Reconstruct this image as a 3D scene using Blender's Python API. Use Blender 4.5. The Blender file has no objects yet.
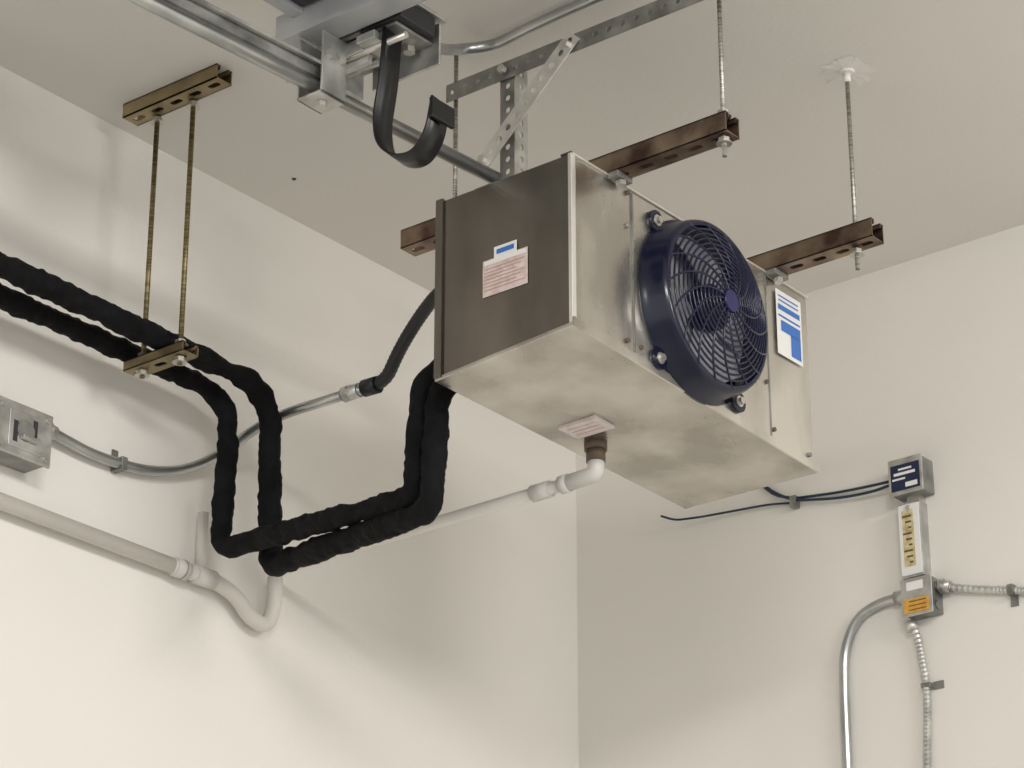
import bpy, bmesh, math, random
from mathutils import Vector, Matrix, noise
random.seed(4)
S=bpy.context.scene
COL=S.collection
V=Vector

# ------------------------------------------------------------ materials
def mat(name, col, rough=0.5, metal=0.0, col2=None, nscale=8.0, bump=0.0, bscale=60.0, rough2=None, stretch=(1,1,1), detail=6, lo=0.35, hi=0.65, spec=None):
    m=bpy.data.materials.new(name); m.use_nodes=True
    nt=m.node_tree; b=nt.nodes['Principled BSDF']
    b.inputs['Base Color'].default_value=(*col,1)
    b.inputs['Roughness'].default_value=rough
    b.inputs['Metallic'].default_value=metal
    if spec is not None: b.inputs['Specular IOR Level'].default_value=spec
    tc=nt.nodes.new('ShaderNodeTexCoord')
    mp=nt.nodes.new('ShaderNodeMapping'); mp.inputs['Scale'].default_value=stretch
    nt.links.new(tc.outputs['Object'],mp.inputs['Vector'])
    n=nt.nodes.new('ShaderNodeTexNoise'); n.inputs['Scale'].default_value=nscale; n.inputs['Detail'].default_value=detail
    nt.links.new(mp.outputs['Vector'],n.inputs['Vector'])
    if col2 is not None:
        r=nt.nodes.new('ShaderNodeValToRGB')
        r.color_ramp.elements[0].position=lo; r.color_ramp.elements[0].color=(*col,1)
        r.color_ramp.elements[1].position=hi; r.color_ramp.elements[1].color=(*col2,1)
        nt.links.new(n.outputs['Fac'],r.inputs['Fac']); nt.links.new(r.outputs['Color'],b.inputs['Base Color'])
    if rough2 is not None:
        mr=nt.nodes.new('ShaderNodeMapRange'); mr.inputs['From Min'].default_value=.3; mr.inputs['From Max'].default_value=.7
        mr.inputs['To Min'].default_value=rough; mr.inputs['To Max'].default_value=rough2
        nt.links.new(n.outputs['Fac'],mr.inputs['Value']); nt.links.new(mr.outputs['Result'],b.inputs['Roughness'])
    if bump>0:
        n2=nt.nodes.new('ShaderNodeTexNoise'); n2.inputs['Scale'].default_value=bscale; n2.inputs['Detail'].default_value=4
        nt.links.new(tc.outputs['Object'],n2.inputs['Vector'])
        bp=nt.nodes.new('ShaderNodeBump'); bp.inputs['Strength'].default_value=bump; bp.inputs['Distance'].default_value=.004
        nt.links.new(n2.outputs['Fac'],bp.inputs['Height']); nt.links.new(bp.outputs['Normal'],b.inputs['Normal'])
    return m

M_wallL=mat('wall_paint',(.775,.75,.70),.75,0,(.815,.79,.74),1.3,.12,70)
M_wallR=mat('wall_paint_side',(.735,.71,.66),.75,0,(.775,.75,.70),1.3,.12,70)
M_ceil=mat('ceiling_paint',(.73,.705,.665),.8,0,(.77,.745,.70),1.1,.12,90)
M_floor=mat('concrete_floor',(.40,.39,.37),.6,0,(.48,.465,.44),3,.2,40)
M_patch=mat('patching_plaster',(.76,.73,.69),.8,0,(.84,.81,.77),18,.4,50)
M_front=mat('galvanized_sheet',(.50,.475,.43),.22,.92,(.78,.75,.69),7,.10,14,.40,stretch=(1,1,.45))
M_end=mat('galvanized_sheet_dark_reflection',(.13,.115,.10),.12,.92,(.27,.245,.215),5,.06,12,.28,stretch=(1,1,.35))  # same sheet metal; the end panel's dark reflection is put into its colour
M_pan=mat('drain_pan_sheet',(.40,.375,.335),.22,.92,(.64,.61,.55),8,.08,14,.40)  # colour lowered to stand in for the floor reflected in the underside
M_edge=mat('sheet_edge',(.82,.80,.75),.35,.7)
M_galv=mat('galvanized_steel',(.45,.45,.43),.33,.85,(.66,.66,.63),25,.0,30,.5)
M_galvb=mat('galvanized_steel_bright',(.60,.59,.56),.4,.6,(.72,.71,.67),25)
M_galvd=mat('galvanized_steel_dull',(.20,.20,.19),.42,.8,(.38,.38,.36),20,.0,30,.6)
M_emt=mat('emt_conduit_steel',(.38,.39,.39),.30,.9,(.54,.55,.54),10)
M_dich=mat('yellow_zinc_strut',(.25,.19,.11),.34,.8,(.42,.34,.20),9,.0,30,.5)
M_dichr=mat('bronzed_zinc_strut',(.12,.07,.055),.30,.85,(.40,.31,.22),13,.0,30,.45)
M_rody=mat('yellow_zinc_rod',(.15,.115,.05),.4,.8,(.28,.225,.12),260,stretch=(.1,.1,1.6),detail=0,lo=.4,hi=.6)
M_rod=mat('zinc_rod',(.27,.26,.23),.4,.8,(.48,.46,.42),260,stretch=(.1,.1,1.6),detail=0,lo=.4,hi=.6)
M_nut=mat('zinc_nut',(.62,.60,.55),.30,.8)
M_ins=mat('black_foam_insulation',(.003,.003,.0035),.8,0,(.008,.008,.009),20,.7,110,spec=.16)
M_blk=mat('black_flex_conduit',(.007,.008,.010),.45)
M_strap=mat('black_strap',(.005,.005,.006),.35)
M_pvc=mat('white_pvc',(.64,.61,.56),.4,0,(.70,.665,.61),6)
M_pvc2=mat('pvc_fitting',(.61,.595,.565),.4)
M_brn=mat('brown_fitting',(.13,.095,.065),.5,.3)
M_navy=mat('navy_enamel',(.003,.005,.020),.20,0,(.005,.007,.027),10)
M_navyw=mat('navy_wire',(.006,.008,.036),.2,.1)
M_hub=mat('blue_hub_label',(.015,.015,.09),.35)
M_inn=mat('fan_interior',(.42,.42,.42),.5,.1)
M_blade=mat('fan_blade_alu',(.38,.38,.41),.45,.4)
M_white=mat('label_white',(.78,.775,.76),.4)
M_pink=mat('label_pink',(.58,.44,.41),.5,0,(.70,.61,.58),60)
M_panl=mat('label_faded',(.66,.56,.54),.5,0,(.74,.68,.66),60)
M_pinkd=mat('label_red_print',(.50,.27,.24),.5)
M_blue=mat('label_blue',(.04,.16,.50),.4)
M_dblue=mat('device_blue',(.010,.020,.060),.35)
M_yel=mat('label_yellow',(.42,.33,.14),.5,0,(.68,.60,.36),70)
M_org=mat('label_orange',(.58,.27,.03),.45,0,(.66,.38,.07),80)
M_dark=mat('dark_print',(.03,.03,.035),.5)
M_bluew=mat('blue_wire',(.006,.022,.05),.35)
M_hous=mat('operator_housing',(.035,.035,.037),.45,.3)
M_beam=mat('grey_painted_steel',(.42,.43,.44),.4,.3,(.5,.51,.52),6)

# ------------------------------------------------------------ mesh helpers
def mk(name,bm,m,smooth=False):
    me=bpy.data.meshes.new(name); bmesh.ops.recalc_face_normals(bm,faces=bm.faces); bm.to_mesh(me); bm.free()
    o=bpy.data.objects.new(name,me); COL.objects.link(o); me.materials.append(m)
    if smooth:
        for p in me.polygons: p.use_smooth=True
    return o
def group(name,parts,loc=None):
    e=bpy.data.objects.new(name,None); COL.objects.link(e); e.empty_display_size=.05
    for p in parts: p.parent=e
    return e
def bevel(o,w,seg=2):
    md=o.modifiers.new('bevel','BEVEL'); md.width=w; md.segments=seg; md.limit_method='ANGLE'
    return o
def box(name,x0,x1,y0,y1,z0,z1,m,bv=0):
    bm=bmesh.new(); v=[bm.verts.new((x,y,z)) for x in(x0,x1) for y in(y0,y1) for z in(z0,z1)]
    for f in((0,1,3,2),(4,6,7,5),(0,4,5,1),(2,3,7,6),(0,2,6,4),(1,5,7,3)): bm.faces.new([v[i] for i in f])
    o=mk(name,bm,m)
    if bv: bevel(o,bv)
    return o
def hexa(name,c,m,bv=0):
    bm=bmesh.new(); v=[bm.verts.new(p) for p in c]
    for f in((3,2,1,0),(4,5,6,7),(0,1,5,4),(1,2,6,5),(2,3,7,6),(3,0,4,7)): bm.faces.new([v[i] for i in f])
    o=mk(name,bm,m)
    if bv: bevel(o,bv)
    return o
def smoothpath(pts,rad=.05,seg=7):
    pts=[V(p) for p in pts]; out=[pts[0]]
    for i in range(1,len(pts)-1):
        a,b,c=pts[i-1],pts[i],pts[i+1]
        d1=(a-b);d2=(c-b); r=min(rad,d1.length*.48,d2.length*.48)
        p0=b+d1.normalized()*r; p2=b+d2.normalized()*r
        for k in range(seg+1):
            t=k/seg; out.append(p0*(1-t)**2+b*2*t*(1-t)+p2*t*t)
    out.append(pts[-1]); res=[out[0]]
    for p in out[1:]:
        if (p-res[-1]).length>1e-4: res.append(p)
    return res
def resample(pts,step):
    out=[pts[0]]
    for a,b in zip(pts,pts[1:]):
        n=max(1,int((b-a).length/step))
        for k in range(1,n+1): out.append(a.lerp(b,k/n))
    return out
def tube(name,pts,r,m,rad=.05,sides=16,lump=0,step=None,corr=0,closed=False,smooth=True):
    P=[V(p) for p in pts] if closed else smoothpath(pts,rad)
    if step: P=resample(P,step)
    bm=bmesh.new(); rings=[]; n=len(P)
    up=None
    for i,p in enumerate(P):
        if closed: t=(P[(i+1)%n]-P[i-1]).normalized()
        else: t=(P[min(i+1,n-1)]-P[max(i-1,0)]).normalized()
        if up is None:
            up=V((0,0,1)) if abs(t.z)<.9 else V((0,1,0))
        up=(up-t*up.dot(t)).normalized(); s=t.cross(up)
        ring=[]
        for k in range(sides):
            a=2*math.pi*k/sides; d=up*math.cos(a)+s*math.sin(a)
            rr=r
            if lump:
                q=(p+d*r)
                crease=max(0,noise.noise(p*15+V((1,9,4)))-.30)
                rr=r*(1+lump*.8*noise.noise(q*14)+lump*.7*noise.noise(q*45)+lump*.6*noise.noise(q*95)-lump*2.0*crease)
            if corr: rr=r*(1+corr*(1 if i%2 else -1))
            ring.append(bm.verts.new(p+d*rr))
        rings.append(ring)
    m_=n if closed else n-1
    for i in range(m_):
        A=rings[i];B=rings[(i+1)%n]
        for k in range(sides):
            bm.faces.new((A[k],A[(k+1)%sides],B[(k+1)%sides],B[k]))
    if not closed:
        bm.faces.new(rings[0]); bm.faces.new(rings[-1][::-1])
    return mk(name,bm,m,smooth)
def cyl(name,a,b,r,m,sides=20,smooth=True,r2=None):
    a=V(a);b=V(b); bm=bmesh.new()
    d=(b-a); bmesh.ops.create_cone(bm,cap_ends=True,segments=sides,radius1=r,radius2=r if r2 is None else r2,depth=d.length)
    q=V((0,0,1)).rotation_difference(d.normalized()).to_matrix().to_4x4()
    bmesh.ops.transform(bm,matrix=Matrix.Translation((a+b)/2)@q,verts=bm.verts)
    o=mk(name,bm,m)
    if smooth:
        for p in o.data.polygons:
            p.use_smooth=len(p.vertices)==4
    return o
def hexnut(name,c,axis,r,h,m):
    c=V(c);ax=V(axis).normalized(); return cyl(name,c-ax*h/2,c+ax*h/2,r,m,6,False)
def perf(name,p0,u,v,w,L,cell,ru,rv,th,m):
    p0=V(p0);u=V(u).normalized();v=V(v).normalized(); nrm=u.cross(v).normalized()
    n=max(1,round(L/cell)); cell=L/n; ru=min(ru,cell*.42)
    bm=bmesh.new()
    K=16
    sg=lambda q: 0 if abs(q)<1e-6 else (1 if q>0 else -1)
    for i in range(n):
        c=p0+u*(cell*(i+.5))
        O=[];I=[]
        for k in range(K):
            a=2*math.pi*k/K
            ca,sa=math.cos(a),math.sin(a)
            s=1/max(abs(ca),abs(sa))
            O.append((cell/2*ca*s,w/2*sa*s))
            if ru>rv: I.append(((ru-rv)*sg(ca)+rv*ca, rv*sa))
            else: I.append((ru*ca,rv*sa))
        for side in(0,1):
            off=nrm*(th*(side-.5))
            ov=[bm.verts.new(c+u*a+v*b+off) for a,b in O]; iv=[bm.verts.new(c+u*a+v*b+off) for a,b in I]
            if side==0: o0,i0=ov,iv
            for k in range(K):
                bm.faces.new((ov[k],ov[(k+1)%K],iv[(k+1)%K],iv[k]))
        for k in range(K):
            bm.faces.new((i0[k],i0[(k+1)%K],iv[(k+1)%K],iv[k]))
            bm.faces.new((o0[k],o0[(k+1)%K],ov[(k+1)%K],ov[k]))
    return mk(name,bm,m)
def strut(name,x,y0,y1,z0,w,h,m,web='bottom'):
    """C channel running along Y, slotted web, in-turned lips on the other side"""
    t=.0026; z1=z0+h; L=y1-y0; P=[]
    zw=z0+t/2 if web=='bottom' else z1-t/2
    P.append(perf('web',(x,y0,zw),(0,1,0),(1,0,0),w,L,.05,.014,.0065,t,m))
    P.append(box('flange_1',x-w/2,x-w/2+t,y0,y1,z0,z1,m))
    P.append(box('flange_2',x+w/2-t,x+w/2,y0,y1,z0,z1,m))
    zl=(z1-t,z1) if web=='bottom' else (z0,z0+t)
    P.append(box('lip_1',x-w/2,x-w/2+.010,y0,y1,*zl,m)); P.append(box('lip_2',x+w/2-.010,x+w/2,y0,y1,*zl,m))
    zr=(z1-.009,z1) if web=='bottom' else (z0,z0+.009)
    P.append(box('return_1',x-w/2+.008,x-w/2+.010,y0,y1,*zr,m)); P.append(box('return_2',x+w/2-.010,x+w/2-.008,y0,y1,*zr,m))
    return P

H=4.2; XR=4.668; YL=3.529
# ------------------------------------------------------------ room
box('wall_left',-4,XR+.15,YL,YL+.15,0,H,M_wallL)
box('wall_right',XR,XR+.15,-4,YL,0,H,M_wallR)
box('ceiling',-4,XR+.15,-4,YL+.15,H,H+.15,M_ceil)
box('floor',-4,XR+.15,-4,YL+.15,-.15,0,M_floor)

# ------------------------------------------------------------ evaporator
x0,x1,y0,y1,zt=3.284,4.016,2.487,2.776,3.827
body=hexa('housing',[(x0,y0,3.507),(x1,y0,3.476),(x1,y1,3.476),(x0,y1,3.486),(x0,y0,zt),(x1,y0,zt),(x1,y1,zt),(x0,y1,zt)],M_front,.003)
E=[body]
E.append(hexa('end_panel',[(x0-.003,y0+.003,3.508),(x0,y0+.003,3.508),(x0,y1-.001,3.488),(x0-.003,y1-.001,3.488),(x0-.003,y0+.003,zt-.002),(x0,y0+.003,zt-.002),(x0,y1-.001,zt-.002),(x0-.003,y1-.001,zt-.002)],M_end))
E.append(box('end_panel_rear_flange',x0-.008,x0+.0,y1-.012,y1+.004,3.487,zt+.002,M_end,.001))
E.append(box('corner_fold',x0-.004,x0+.008,y0-.0035,y0+.004,3.508,zt+.001,M_edge,.001))
E.append(box('corner_cap',x0-.004,x0+.022,y0-.004,y0+.02,zt-.001,zt+.004,M_hous,.002))
E.append(hexa('drain_pan',[(x0-.005,y0-.005,3.503),(x1+.005,y0-.005,3.472),(x1+.005,y1+.004,3.472),(x0-.005,y1+.004,3.482),(x0-.005,y0-.005,3.511),(x1+.005,y0-.005,3.480),(x1+.005,y1+.004,3.480),(x0-.005,y1+.004,3.490)],M_pan,.0015))
E.append(hexa('pan_lip',[(x0-.005,y0-.008,3.503),(x1+.005,y0-.008,3.472),(x1+.005,y0-.004,3.472),(x0-.005,y0-.004,3.503),(x0-.005,y0-.008,3.519),(x1+.005,y0-.008,3.488),(x1+.005,y0-.004,3.488),(x0-.005,y0-.004,3.519)],M_front))
def zb(x): return 3.507-(x-x0)/(x1-x0)*.031
def fpanel(n,a,b,m,d):
    return hexa(n,[(a,y0-d,zb(a)+.012),(b,y0-d,zb(b)+.012),(b,y0,zb(b)+.012),(a,y0,zb(a)+.012),(a,y0-d,zt-.006),(b,y0-d,zt-.006),(b,y0,zt-.006),(a,y0,zt-.006)],m,.0008)
E.append(fpanel('coil_access_panel',x0+.010,3.452,M_front,.002))
E.append(fpanel('fan_panel',3.455,3.868,M_front,.004))
E.append(fpanel('electrical_panel',3.871,x1-.004,M_front,.002))
E.append(box('top_lip',x0-.002,x1+.002,y0-.006,y0+.006,zt-.003,zt+.001,M_edge))
E.append(box('seam_strip_1',3.452,3.455,y0-.0055,y0,3.515,zt-.008,M_galvd)); E.append(box('seam_strip_2',3.868,3.871,y0-.0055,y0,3.497,zt-.008,M_galvd))
k=0
for sx,sz in((3.440,3.815),(3.438,3.75),(3.432,3.53),(3.858,3.806),(3.878,3.512),(3.995,3.50),(3.47,3.53),(3.86,3.70),(3.86,3.60)):
    k+=1; E.append(cyl('screw_%d'%k,(sx,y0-.008,sz),(sx,y0,sz),.0042,M_brn if k%2 else M_galvd,10))
E.append(box('coil_back',x0+.02,x1-.02,y1-.002,y1+.006,3.50,zt-.01,M_galvd,.001))
def lab(n,pts,m):
    bm=bmesh.new(); bm.faces.new([bm.verts.new(p) for p in pts]); return mk(n,bm,m)
xl=x0-.0045
def lx(n,ya,yb,za,zb_,m,d=0): return lab(n,[(xl-d,ya,za),(xl-d,yb,za),(xl-d,yb,zb_),(xl-d,ya,zb_)],m)
E.append(lx('end_label',2.675,2.577,3.609,3.678,M_pink)); E.append(lx('end_label_header',2.672,2.580,3.668,3.676,M_white,.0005))
E.append(lx('end_label_small',2.650,2.600,3.674,3.698,M_white,.0006)); E.append(lx('end_label_small_print',2.644,2.606,3.683,3.692,M_blue,.0012))
for i in range(7):
    z=3.660-i*.0066; E.append(lx('end_label_print_%d'%i,2.671,2.583+.008*(i%3),z-.0006,z+.0006,M_pinkd,.0012))
yf=y0-.0065
def ly(n,xa,xb,za,zb_,m,d=0): return lab(n,[(xa,yf-d,za),(xb,yf-d,za),(xb,yf-d,zb_),(xa,yf-d,zb_)],m)
E.append(ly('front_label',3.900,3.985,3.672,3.804,M_white))
E.append(ly('front_label_bar',3.906,3.979,3.750,3.754,M_blue,.0006))
E.append(ly('front_label_mark_1',3.914,3.979,3.722,3.744,M_blue,.0006)); E.append(ly('front_label_mark_2',3.946,3.979,3.680,3.723,M_blue,.0006))
E.append(ly('front_label_block',3.906,3.979,3.764,3.775,M_blue,.0006))
for i in range(2): E.append(ly('front_label_print_%d'%i,3.908,3.975,3.782+i*.009,3.785+i*.009,M_blue,.0006))
E.append(box('pan_label',3.560,3.618,2.648,2.730,3.4728,3.4838,M_panl))
for i in range(3): E.append(box('pan_label_print_%d'%i,3.573+i*.014,3.574+i*.014,2.660,2.720,3.4722,3.473,M_pinkd))
E.append(cyl('drain_flange',(3.66,2.722,3.462),(3.66,2.722,3.482),.021,M_brn,20)); E.append(cyl('drain_stub',(3.66,2.722,3.440),(3.66,2.722,3.47),.0175,M_brn,20))
group('evaporator_unit_cooler',E)

# ---- fan
FX,FZ=3.634,3.655; Fp=[]
def ringprof(name,prof,m,seg=72):
    bm=bmesh.new(); R=[]
    for i in range(seg):
        a=2*math.pi*i/seg
        R.append([bm.verts.new((FX+r*math.cos(a),y,FZ+r*math.sin(a))) for r,y in prof])
    n=len(prof)
    for i in range(seg):
        A=R[i];B=R[(i+1)%seg]
        for k in range(n): bm.faces.new((A[k],A[(k+1)%n],B[(k+1)%n],B[k]))
    return mk(name,bm,m,True)
yb=y0-.0045
Fp.append(ringprof('shroud',[(.170,yb),(.170,yb-.006),(.163,yb-.010),(.160,yb-.042),(.156,yb-.052),(.150,yb-.054),(.146,yb-.050),(.144,yb)],M_navy))
Fp.append(cyl('interior',(FX,yb,FZ),(FX,yb-.003,FZ),.145,M_inn,48))
for i,(sx,sz) in enumerate(((-1,1),(-1,-1),(1,-1),(1,1))):
    cx,cz=FX+sx*.120,FZ+sz*.132
    Fp.append(cyl('lug_%d'%i,(cx,yb,cz),(cx,yb-.010,cz),.020,M_navy,20)); Fp.append(cyl('lug_washer_%d'%i,(cx,yb-.010,cz),(cx,yb-.012,cz),.0105,M_nut,16)); Fp.append(cyl('lug_bolt_%d'%i,(cx,yb-.012,cz),(cx,yb-.018,cz),.007,M_nut,6,False))
    c=V((FX+sx*.104,0,FZ+sz*.114)); Fp.append(box('lug_web_%d'%i,c.x-.018,c.x+.018,yb-.009,yb,c.z-.018,c.z+.018,M_navy,.002))
def dome(r): return yb-.052-.026*(1-(r/.150)**2)
nr=13
for i in range(nr):
    r=.032+(.148-.032)*i/(nr-1)
    Fp.append(tube('guard_ring_%d'%i,[(FX+r*math.cos(a),dome(r),FZ+r*math.sin(a)) for a in [2*math.pi*k/64 for k in range(64)]],.0021,M_navyw,closed=True,sides=6))
for i in range(18):
    a0=2*math.pi*i/18; pts=[]
    for k in range(15):
        r=.018+(.152-.018)*k/14; a=a0+.75*(r/.150)**1.3
        pts.append((FX+r*math.cos(a),dome(r)-.001,FZ+r*math.sin(a)))
    Fp.append(tube('guard_rib_%d'%i,pts,.0021,M_navyw,sides=6,rad=.003))
Fp.append(cyl('guard_hub',(FX,dome(0)+.004,FZ),(FX,dome(0)-.004,FZ),.020,M_hub,28)); Fp.append(cyl('motor',(FX,yb,FZ),(FX,yb-.045,FZ),.042,M_navy,28))
for i in range(4):
    a=2*math.pi*i/4; bm=bmesh.new(); q=[]
    for k in range(6):
        r=.036+(.138-.036)*k/5; hw=.45+.10*k/5
        aa=a+.25*k/5
        q.append((bm.verts.new((FX+r*math.cos(aa-hw),yb-.010,FZ+r*math.sin(aa-hw))),bm.verts.new((FX+r*math.cos(aa),yb-.018,FZ+r*math.sin(aa))),bm.verts.new((FX+r*math.cos(aa+hw),yb-.030,FZ+r*math.sin(aa+hw)))))
    for A,B in zip(q,q[1:]):
        for j in(0,1): bm.faces.new((A[j],A[j+1],B[j+1],B[j]))
    Fp.append(mk('blade_%d'%i,bm,M_blade,True))
group('fan_with_guard',Fp)

# ------------------------------------------------------------ struts over unit with rods
def rodset(P,x,y,za,zb_,m,zn,r=.0042):
    P.append(cyl('rod_%.2f'%y,(x,y,za),(x,y,zb_),r,m,12))
    for z in zn: P.append(hexnut('nut_%.2f_%.2f'%(y,z),(x,y,z),(0,0,1),.0105,.009,M_nut)); P.append(cyl('washer_%.2f_%.2f'%(y,z),(x,y,z-.006),(x,y,z-.0045),.014,M_nut,16))
zs=zt+.0015
SA=strut('s',3.402,2.235,2.952,zs,.041,.038,M_dichr)
rodset(SA,3.398,2.250,3.79,4.2,M_rod,[3.820,3.872]); rodset(SA,3.396,2.836,3.84,4.2,M_rod,[3.872])
SA.append(box('mount_tab',3.380,3.424,2.459,2.480,3.818,zs,M_galvd,.001)); SA.append(hexnut('mount_nut',(3.402,2.468,3.812),(0,0,1),.010,.009,M_nut))
group('strut_channel_hanger',SA)
SB=strut('s',3.892,2.252,2.952,zs,.041,.038,M_dichr)
rodset(SB,3.896,2.300,3.785,4.2,M_rod,[3.820,3.872]); rodset(SB,3.892,2.836,3.84,4.2,M_rod,[3.872])
SB.append(box('mount_tab',3.870,3.914,2.459,2.480,3.818,zs,M_galvd,.001)); SB.append(hexnut('mount_nut',(3.892,2.468,3.812),(0,0,1),.010,.009,M_nut))
group('strut_channel_hanger',SB)
bm=bmesh.new(); ring=[]
for i in range(60):
    a=2*math.pi*i/60; r=.036*(1+.55*noise.noise(V((math.cos(a)*2.2,math.sin(a)*2.2,3)))+.2*noise.noise(V((math.cos(a)*6,math.sin(a)*6,8))))
    ring.append(bm.verts.new((3.900+r*1.5*math.cos(a),2.300+r*1.3*math.sin(a),H-.0008)))
c=bm.verts.new((3.896,2.300,H-.004))
for i in range(60): bm.faces.new((ring[i],ring[(i+1)%60],c))
group('rod_ceiling_anchor',[mk('plaster_patch',bm,M_patch),cyl('flange',(3.896,2.300,H-.008),(3.896,2.300,H),.015,M_patch,20),cyl('collar',(3.896,2.300,H-.026),(3.896,2.300,H-.008),.007,M_patch,12)])

# ------------------------------------------------------------ trapeze for insulated pipes
T=strut('t',3.162,3.205,3.454,H-.030,.041,.030,M_dich)
T+=strut('t2',3.182,3.278,3.430,3.640,.041,.021,M_dich)
for y in(3.302,3.398): rodset(T,3.180,y,3.625,4.19,M_rody,[3.634,3.668,H-.038],.0050)
group('trapeze_pipe_hanger',T)

# ------------------------------------------------------------ insulated refrigerant lines
A=tube('suction_line',[(1.0,3.335,3.69),(3.42,3.352,3.688),(3.470,3.35,3.64),(3.476,3.35,3.50),(3.484,3.345,3.330),(3.45,3.26,3.318),(3.358,2.85,3.288),(3.360,2.848,3.40),(3.366,2.842,3.52),(3.43,2.815,3.57)],.0220,M_ins,.04,24,.24,.006)
B=tube('liquid_line',[(1.0,3.455,3.69),(3.39,3.443,3.690),(3.438,3.43,3.655),(3.434,3.425,3.50),(3.424,3.42,3.366),(3.42,3.34,3.362),(3.364,2.895,3.325),(3.364,2.892,3.40),(3.364,2.882,3.54),(3.42,2.812,3.60)],.0200,M_ins,.04,24,.24,.006)
group('insulated_refrigerant_lines',[A,B])

# ------------------------------------------------------------ conduit on left wall
C=[tube('conduit',[(3.035,3.50,3.508),(3.09,3.505,3.505),(3.161,3.509,3.499),(3.24,3.509,3.501),(3.314,3.509,3.510),(3.391,3.507,3.534),(3.443,3.50,3.562),(3.485,3.475,3.598),(3.50,3.42,3.633),(3.5,3.34,3.645),(3.5,3.12,3.641)],.0100,M_emt,.04)]
C.append(cyl('coupling_body',(3.5,3.190,3.643),(3.5,3.150,3.642),.0140,M_galv)); C.append(hexnut('coupling_nut',(3.5,3.180,3.643),(0,1,0),.017,.012,M_galv)); C.append(cyl('coupling_end',(3.5,3.138,3.642),(3.5,3.105,3.641),.0165,M_blk))
C.append(tube('flex_whip',[(3.5,3.13,3.641),(3.5,3.085,3.645),(3.475,3.03,3.685),(3.458,2.97,3.725),(3.43,2.90,3.745),(3.40,2.785,3.745)],.0125,M_blk,.05,14,0,.004,.05))
C.append(hexnut('box_connector',(3.050,3.50,3.507),(1,0,-.05),.016,.012,M_galv)); C.append(cyl('connector_body',(3.034,3.50,3.508),(3.07,3.503,3.506),.0135,M_galv))
C.append(box('strap_saddle',3.236,3.250,3.4975,3.5285,3.489,3.514,M_galvd,.001)); C.append(box('strap_ear',3.236,3.250,3.525,3.5285,3.514,3.534,M_galvd))
group('metal_conduit',C)
J=[box('box_body',2.905,3.03,3.470,YL,3.420,3.512,M_galvd,.004),box('cover',2.900,3.033,3.464,3.470,3.416,3.516,M_galv,.002)]
for i,(x,z) in enumerate(((2.915,3.503),(3.02,3.430),(3.02,3.503),(2.915,3.430))): J.append(cyl('screw_%d'%i,(x,3.464,z),(x,3.459,z),.006,M_nut,10))
J.append(cyl('knockout_1',(2.968,3.4615,3.466),(2.968,3.459,3.466),.020,M_galvd,20)); J.append(cyl('knockout_2',(2.905,3.50,3.463),(2.901,3.50,3.463),.016,M_galv,20))
J.append(box('switch_lever',2.955,2.995,3.450,3.460,3.448,3.455,M_galv,.001)); J.append(box('cover_emboss',2.93,3.01,3.4615,3.464,3.430,3.500,M_galv,.002))
J.append(box('cover_slot',2.94,2.95,3.4605,3.4615,3.44,3.48,M_dark)); J.append(box('cover_slot_2',2.985,2.995,3.4605,3.4615,3.46,3.492,M_dark))
group('electrical_junction_box',J)

# ------------------------------------------------------------ PVC condensate drain
D=[tube('wall_run',[(1.0,3.503,3.345),(3.38,3.503,3.340)],.0150,M_pvc)]
D.append(tube('trap',[(3.38,3.503,3.340),(3.50,3.503,3.342),(3.56,3.503,3.325),(3.59,3.503,3.296),(3.638,3.50,3.285),(3.652,3.495,3.33),(3.652,3.495,3.39)],.0150,M_pvc,.035,18))
D.append(tube('branch_run',[(3.652,3.495,3.37),(3.652,3.49,3.402),(3.652,3.45,3.405),(3.66,2.78,3.415)],.0115,M_pvc,.03,18))
D.append(tube('elbow',[(3.66,2.79,3.415),(3.66,2.722,3.417),(3.66,2.722,3.445)],.0155,M_pvc2,.025,20))
D.append(cyl('union',(3.66,2.865,3.4135),(3.66,2.825,3.414),.0160,M_pvc2)); D.append(cyl('union_collar',(3.66,2.80,3.4147),(3.66,2.782,3.415),.0172,M_pvc2))
D.append(cyl('coupling_1',(3.385,3.503,3.340),(3.420,3.503,3.340),.0185,M_pvc2)); D.append(cyl('coupling_2',(3.44,3.503,3.3405),(3.49,3.503,3.3415),.0185,M_pvc2))
D.append(cyl('coupling_band',(3.405,3.503,3.340),(3.408,3.503,3.340),.0190,M_galvd))
D.append(cyl('vent_stub',(3.462,3.508,3.345),(3.462,3.508,3.47),.0105,M_pvc)); D.append(cyl('vent_opening',(3.462,3.508,3.469),(3.462,3.508,3.4705),.008,M_dark))
group('pvc_condensate_drain_pipe',D)

# ------------------------------------------------------------ overhead track
def sweep(name,prof,a,b,m):
    a=V(a);b=V(b);d=(b-a).normalized(); s=d.cross(V((0,0,1))).normalized(); u=V((0,0,1))
    bm=bmesh.new(); A=[bm.verts.new(a+s*p+u*q) for p,q in prof];B=[bm.verts.new(b+s*p+u*q) for p,q in prof]
    for i in range(len(prof)-1): bm.faces.new((A[i],A[i+1],B[i+1],B[i]))
    o=mk(name,bm,m); md=o.modifiers.new('t','SOLIDIFY'); md.thickness=.0025; return o
ra=V((1.0,2.896,3.900)); rb=V((3.95,2.690,3.900))
rd=(rb-ra).normalized()
K=[cyl('track_tube',ra,rb,.0130,M_emt,20)]
K.append(sweep('track_channel',[(.004,.010),(.012,.012),(.012,.036),(-.010,.036)],ra,rb-rd*1.0,M_galvd))
K.append(sweep('track_flange',[(.012,.036),(.024,.036),(.024,.030)],ra,rb-rd*1.0,M_galv))
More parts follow.
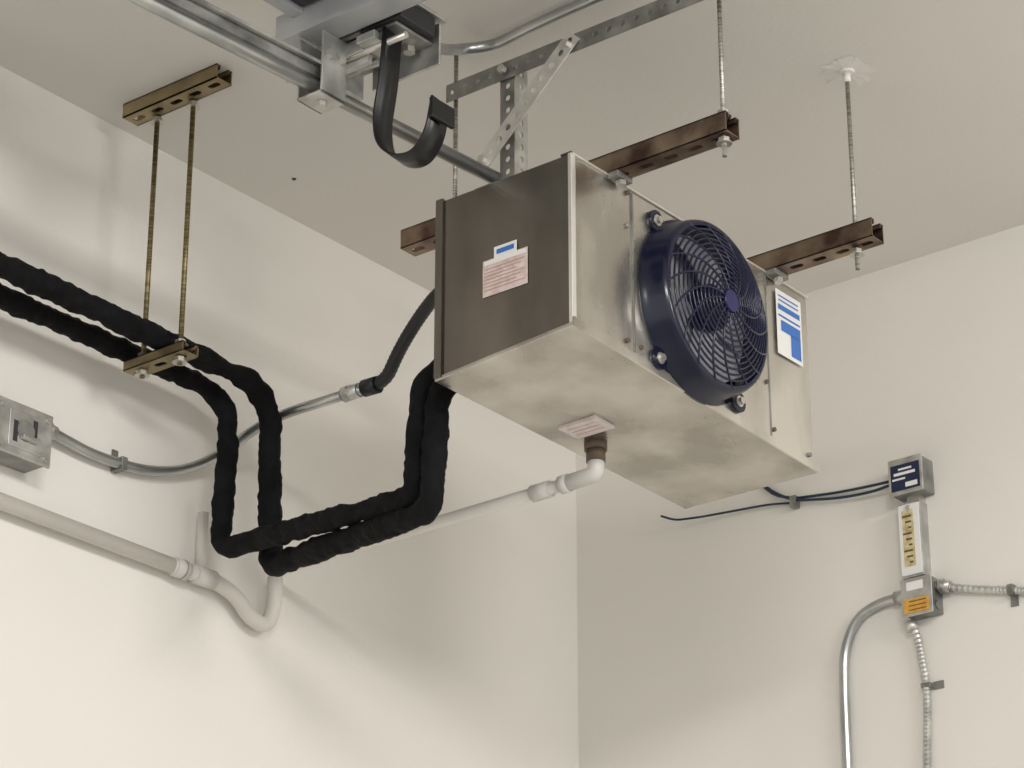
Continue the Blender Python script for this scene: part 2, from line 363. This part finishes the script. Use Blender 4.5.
K.append(box('clamp_side_plate',2.925,2.985,2.734,2.738,3.878,3.996,M_galv,.001)); K.append(box('clamp_bottom_plate',2.925,2.985,2.734,2.790,3.878,3.882,M_galv,.001))
K.append(box('clamp_far_plate',2.925,2.985,2.786,2.790,3.878,3.996,M_galv,.001))
K.append(hexnut('clamp_bolt_1',(2.942,2.731,3.955),(0,1,0),.009,.008,M_nut)); K.append(hexnut('clamp_bolt_2',(2.968,2.731,3.955),(0,1,0),.009,.008,M_nut)); K.append(hexnut('clamp_bolt_3',(2.955,2.762,3.874),(0,0,1),.010,.010,M_nut))
group('overhead_door_track',K)
G=[perf('angle_side',(3.380,2.10,4.112),(0,1,0),(0,0,1),.036,.745,.030,.006,.0055,.0025,M_galvd)]
G.append(perf('angle_top',(3.398,2.10,4.129),(0,1,0),(1,0,0),.036,.745,.030,.006,.0055,.0025,M_galvd))
G.append(perf('drop_leg_side',(3.386,2.705,3.87),(0,0,1),(0,1,0),.034,.25,.026,.006,.0055,.0025,M_galvd))
G.append(perf('drop_leg_flange',(3.402,2.688,3.87),(0,0,1),(1,0,0),.036,.25,.026,.006,.0055,.0025,M_galv))
a=V((3.374,2.765,3.925)); b=V((3.374,2.545,4.125)); d=(b-a)
G.append(perf('brace',a,d,d.cross(V((1,0,0))),.034,d.length,.027,.0066,.0062,.0025,M_galvb))
G.append(box('track_clip',3.36,3.42,2.69,2.76,3.872,3.880,M_galvd))
for i,(y,z) in enumerate(((2.56,4.11),(2.75,3.94),(2.705,4.11))): G.append(hexnut('bolt_%d'%i,(3.368,y,z),(1,0,0),.008,.010,M_nut))
group('perforated_angle_bracket',G)
O=[box('housing',2.20,2.914,2.30,2.775,4.047,4.16,M_hous,.004),box('cross_beam',2.918,2.970,2.20,2.840,4.000,4.056,M_beam,.002),
   box('beam_lip',2.910,2.918,2.20,2.840,3.998,4.006,M_beam),box('side_rail',2.20,2.918,2.775,2.800,4.038,4.060,M_beam,.001),box('ceiling_mount_1',2.50,2.54,2.35,2.75,4.16,4.2,M_galvd),box('ceiling_mount_2',2.93,2.96,2.3,2.75,4.056,4.2,M_galvd)]
group('door_operator_housing',O)
Bk=[box('base_plate',2.985,3.085,2.625,2.870,3.995,4.001,M_galvd,.001),box('side_plate_1',3.080,3.085,2.61,2.76,3.955,4.035,M_galv,.001),
    box('side_plate_2',2.985,2.990,2.70,2.875,3.970,4.015,M_galv,.001),box('block',2.98,3.07,2.61,2.70,4.002,4.040,M_hous,.003),
    box('end_plate',2.985,3.085,2.845,2.850,3.955,4.02,M_galv,.001),box('angle_leg',2.98,3.08,2.70,2.76,4.001,4.025,M_galvd,.002),box('connecting_arm',2.97,3.03,2.66,2.70,3.975,3.990,M_galv,.001),
    box('cap_plate',2.98,3.095,2.605,2.645,4.040,4.047,M_galv,.001),box('cross_plate',3.0,3.075,2.775,2.80,3.94,3.995,M_galv,.001),box('lower_arm',3.0,3.012,2.70,2.86,3.955,3.972,M_galvb,.001)]
for i,(x,y,z) in enumerate(((3.0,2.66,3.99),(3.06,2.66,3.99),(3.0,2.74,3.988),(3.03,2.83,3.988),(3.06,2.78,3.988))): Bk.append(hexnut('bolt_%d'%i,(x,y,z),(0,0,1),.011,.011,M_nut))
Bk.append(cyl('shaft',(2.995,2.61,3.972),(2.995,2.80,3.972),.006,M_nut,14))
Bk.append(cyl('shaft_2',(3.03,2.70,3.97),(3.03,2.875,3.97),.008,M_galv,14))
pts=[V(p) for p in((0,2.648,3.995),(0,2.655,3.90),(0,2.668,3.83),(0,2.660,3.775),(0,2.622,3.740),(0,2.580,3.733),(0,2.552,3.765),(0,2.540,3.825))]
sp=smoothpath(pts,.03,6); bm=bmesh.new(); L=[];Rr=[]
for p in sp: L.append(bm.verts.new((2.980,p.y,p.z)));Rr.append(bm.verts.new((3.032,p.y+.006,p.z)))
for i in range(len(sp)-1): bm.faces.new((L[i],L[i+1],Rr[i+1],Rr[i]))
o=mk('strap',bm,M_strap,True); md=o.modifiers.new('t','SOLIDIFY'); md.thickness=.004; md.offset=0; Bk.append(o)
Bk.append(box('strap_clip',2.978,3.036,2.536,2.544,3.785,3.822,M_strap,.002))
group('hanger_bracket_with_strap',Bk)
Q=[tube('conduit',[(3.09,2.66,4.03),(3.16,2.69,4.055),(3.25,2.745,4.11),(3.34,2.78,4.165),(3.385,2.74,4.178),(3.375,2.62,4.18),(3.37,2.48,4.18),(3.36,1.6,4.18)],.0105,M_emt,.05)]
Q.append(cyl('connector',(3.09,2.66,4.03),(3.13,2.678,4.045),.015,M_galv)); Q.append(hexnut('connector_nut',(3.135,2.68,4.047),(.07,.03,.025),.017,.010,M_galv))
group('ceiling_conduit',Q)

# ------------------------------------------------------------ right wall controls
W=XR
N=[box('case',W-.048,W,2.602,2.678,3.655,3.730,M_galvd,.003),box('front_cover',W-.052,W-.048,2.600,2.680,3.653,3.732,M_galv,.001)]
N.append(box('label',W-.0528,W-.052,2.606,2.674,3.661,3.718,M_dblue)); N.append(box('label_script',W-.0538,W-.0528,2.616,2.666,3.694,3.700,M_white)); N.append(box('label_script_2',W-.0538,W-.0528,2.624,2.655,3.705,3.709,M_white)); N.append(box('label_strip',W-.0538,W-.0528,2.612,2.640,3.666,3.676,M_white))
N.append(box('label_script_3',W-.0538,W-.0528,2.64,2.670,3.684,3.688,M_white)); N.append(box('neck',W-.026,W,2.625,2.655,3.635,3.658,M_nut,.001))
group('temperature_control_device',N)
N=[box('case',W-.032,W,2.622,2.674,3.478,3.640,M_galv,.002),box('cover',W-.035,W-.032,2.624,2.672,3.482,3.636,M_white,.001),box('yellow_label',W-.036,W-.035,2.637,2.663,3.50,3.622,M_yel)]
for i in range(9): N.append(box('print_%d'%i,W-.0366,W-.036,2.642,2.650+.006*(i%3),3.507+i*.0125,3.511+i*.0125,M_brn))
N.append(cyl('cover_screw',(W-.035,2.648,3.628),(W-.038,2.648,3.628),.005,M_nut,10))
group('relay_enclosure',N)
N=[box('case',W-.044,W,2.600,2.668,3.395,3.468,M_galvd,.002),box('cover',W-.047,W-.044,2.598,2.670,3.390,3.470,M_galv,.001),box('orange_label',W-.048,W-.047,2.606,2.664,3.396,3.426,M_org),box('white_label',W-.048,W-.047,2.618,2.656,3.444,3.462,M_white)]
for i in range(3): N.append(box('print_%d'%i,W-.0486,W-.048,2.612,2.652,3.401+i*.009,3.403+i*.009,M_brn))
for i,z in enumerate((3.41,3.45)): N.append(cyl('knockout_%d'%i,(W-.022,2.600,z),(W-.022,2.597,z),.010,M_galvd,16))
group('electrical_junction_box',N)
N=[tube('conduit',[(W-.014,2.671,3.447),(W-.012,2.74,3.448),(W-.012,2.80,3.425),(W-.012,2.832,3.36),(W-.012,2.836,3.28),(W-.012,2.86,.01)],.0105,M_emt,.06),cyl('connector',(W-.016,2.671,3.447),(W-.015,2.700,3.447),.0145,M_galv)]
group('metal_conduit',N)
N=[tube('armored_cable',[(W-.018,2.666,3.390),(W-.015,2.655,3.355),(W-.011,2.642,3.25),(W-.011,2.655,3.08),(W-.011,2.66,.01)],.0078,M_galv,.05,12,0,.004,.09,smooth=False),cyl('connector',(W-.02,2.667,3.389),(W-.018,2.663,3.370),.012,M_galv),
 box('strap',W-.020,W-.001,2.632,2.653,3.246,3.256,M_galvd,.001),box('strap_ear',W-.003,W,2.610,2.634,3.243,3.259,M_galvd)]
group('armored_cable',N)
N=[tube('branch_cable',[(W-.02,2.594,3.450),(W-.012,2.55,3.437),(W-.010,2.50,3.424),(W-.010,2.30,3.375),(W-.010,1.2,3.36)],.0078,M_galv,.05,12,0,.004,.09,smooth=False),cyl('branch_connector',(W-.021,2.596,3.451),(W-.017,2.572,3.444),.0125,M_galv),hexnut('branch_nut',(W-.02,2.588,3.448),(0,1,.1),.016,.008,M_galv),
 box('branch_strap',W-.020,W-.001,2.432,2.445,3.398,3.420,M_galvd,.001),box('branch_strap_ear',W-.003,W,2.430,2.447,3.378,3.400,M_galvd)]
group('armored_cable',N)
N=[tube('wire_1',[(W-.006,3.04,3.80),(W-.006,3.012,3.768),(W-.008,2.985,3.744),(W-.008,2.937,3.726),(W-.01,2.825,3.712),(W-.02,2.74,3.703),(W-.03,2.679,3.697)],.0032,M_bluew,.05,8),
 tube('wire_2',[(W-.006,3.03,3.79),(W-.008,2.99,3.752),(W-.012,2.937,3.720),(W-.014,2.825,3.697),(W-.02,2.74,3.689),(W-.03,2.679,3.690)],.0032,M_bluew,.05,8),
 tube('loose_wire',[(W-.045,3.262,3.752),(W-.03,3.235,3.740),(W-.02,3.175,3.736),(W-.01,3.078,3.733),(W-.008,3.0,3.728),(W-.008,2.937,3.716)],.0026,M_bluew,.05,8),
 box('cable_clip',W-.018,W,2.930,2.945,3.704,3.730,M_galvd,.001)]
group('control_wires',N)
cyl('ceiling_anchor_hole',(3.57,3.405,H-.0015),(3.57,3.405,H),.0045,M_dark,14)

# ------------------------------------------------------------ light
w=bpy.data.worlds.new('w'); S.world=w; w.use_nodes=True
w.node_tree.nodes['Background'].inputs['Color'].default_value=(.985,.98,.97,1); w.node_tree.nodes['Background'].inputs['Strength'].default_value=1.06
def area(name,loc,tgt,sx,sy,e,col=(1,.97,.93)):
    l=bpy.data.lights.new(name,'AREA'); l.shape='RECTANGLE'; l.size=sx; l.size_y=sy; l.energy=e; l.color=col
    o=bpy.data.objects.new(name,l); COL.objects.link(o); o.location=loc
    o.rotation_euler=(V(tgt)-V(loc)).to_track_quat('-Z','Y').to_euler(); return o
area('ceiling_light',(1.2,.3,4.1),(2.2,1.4,0),1.2,.6,75)
area('ceiling_light',(3.0,-1.2,4.1),(3.6,1.5,1.5),1.2,.6,75)

# ------------------------------------------------------------ camera
cd=bpy.data.cameras.new('camera'); cam=bpy.data.objects.new('camera',cd); COL.objects.link(cam); S.camera=cam
cd.sensor_width=36; cd.lens=36*2745/1024; cd.clip_start=.05
r=V((.6227,-.7824,0)).normalized(); f=V((.7167,.5706,.4004)).normalized(); u=r.cross(f)
r=f.cross(u)
mtx=Matrix((r,u,-f)).transposed().to_4x4(); mtx.translation=(0,0,1.6); cam.matrix_world=mtx
S.view_settings.view_transform='Standard'
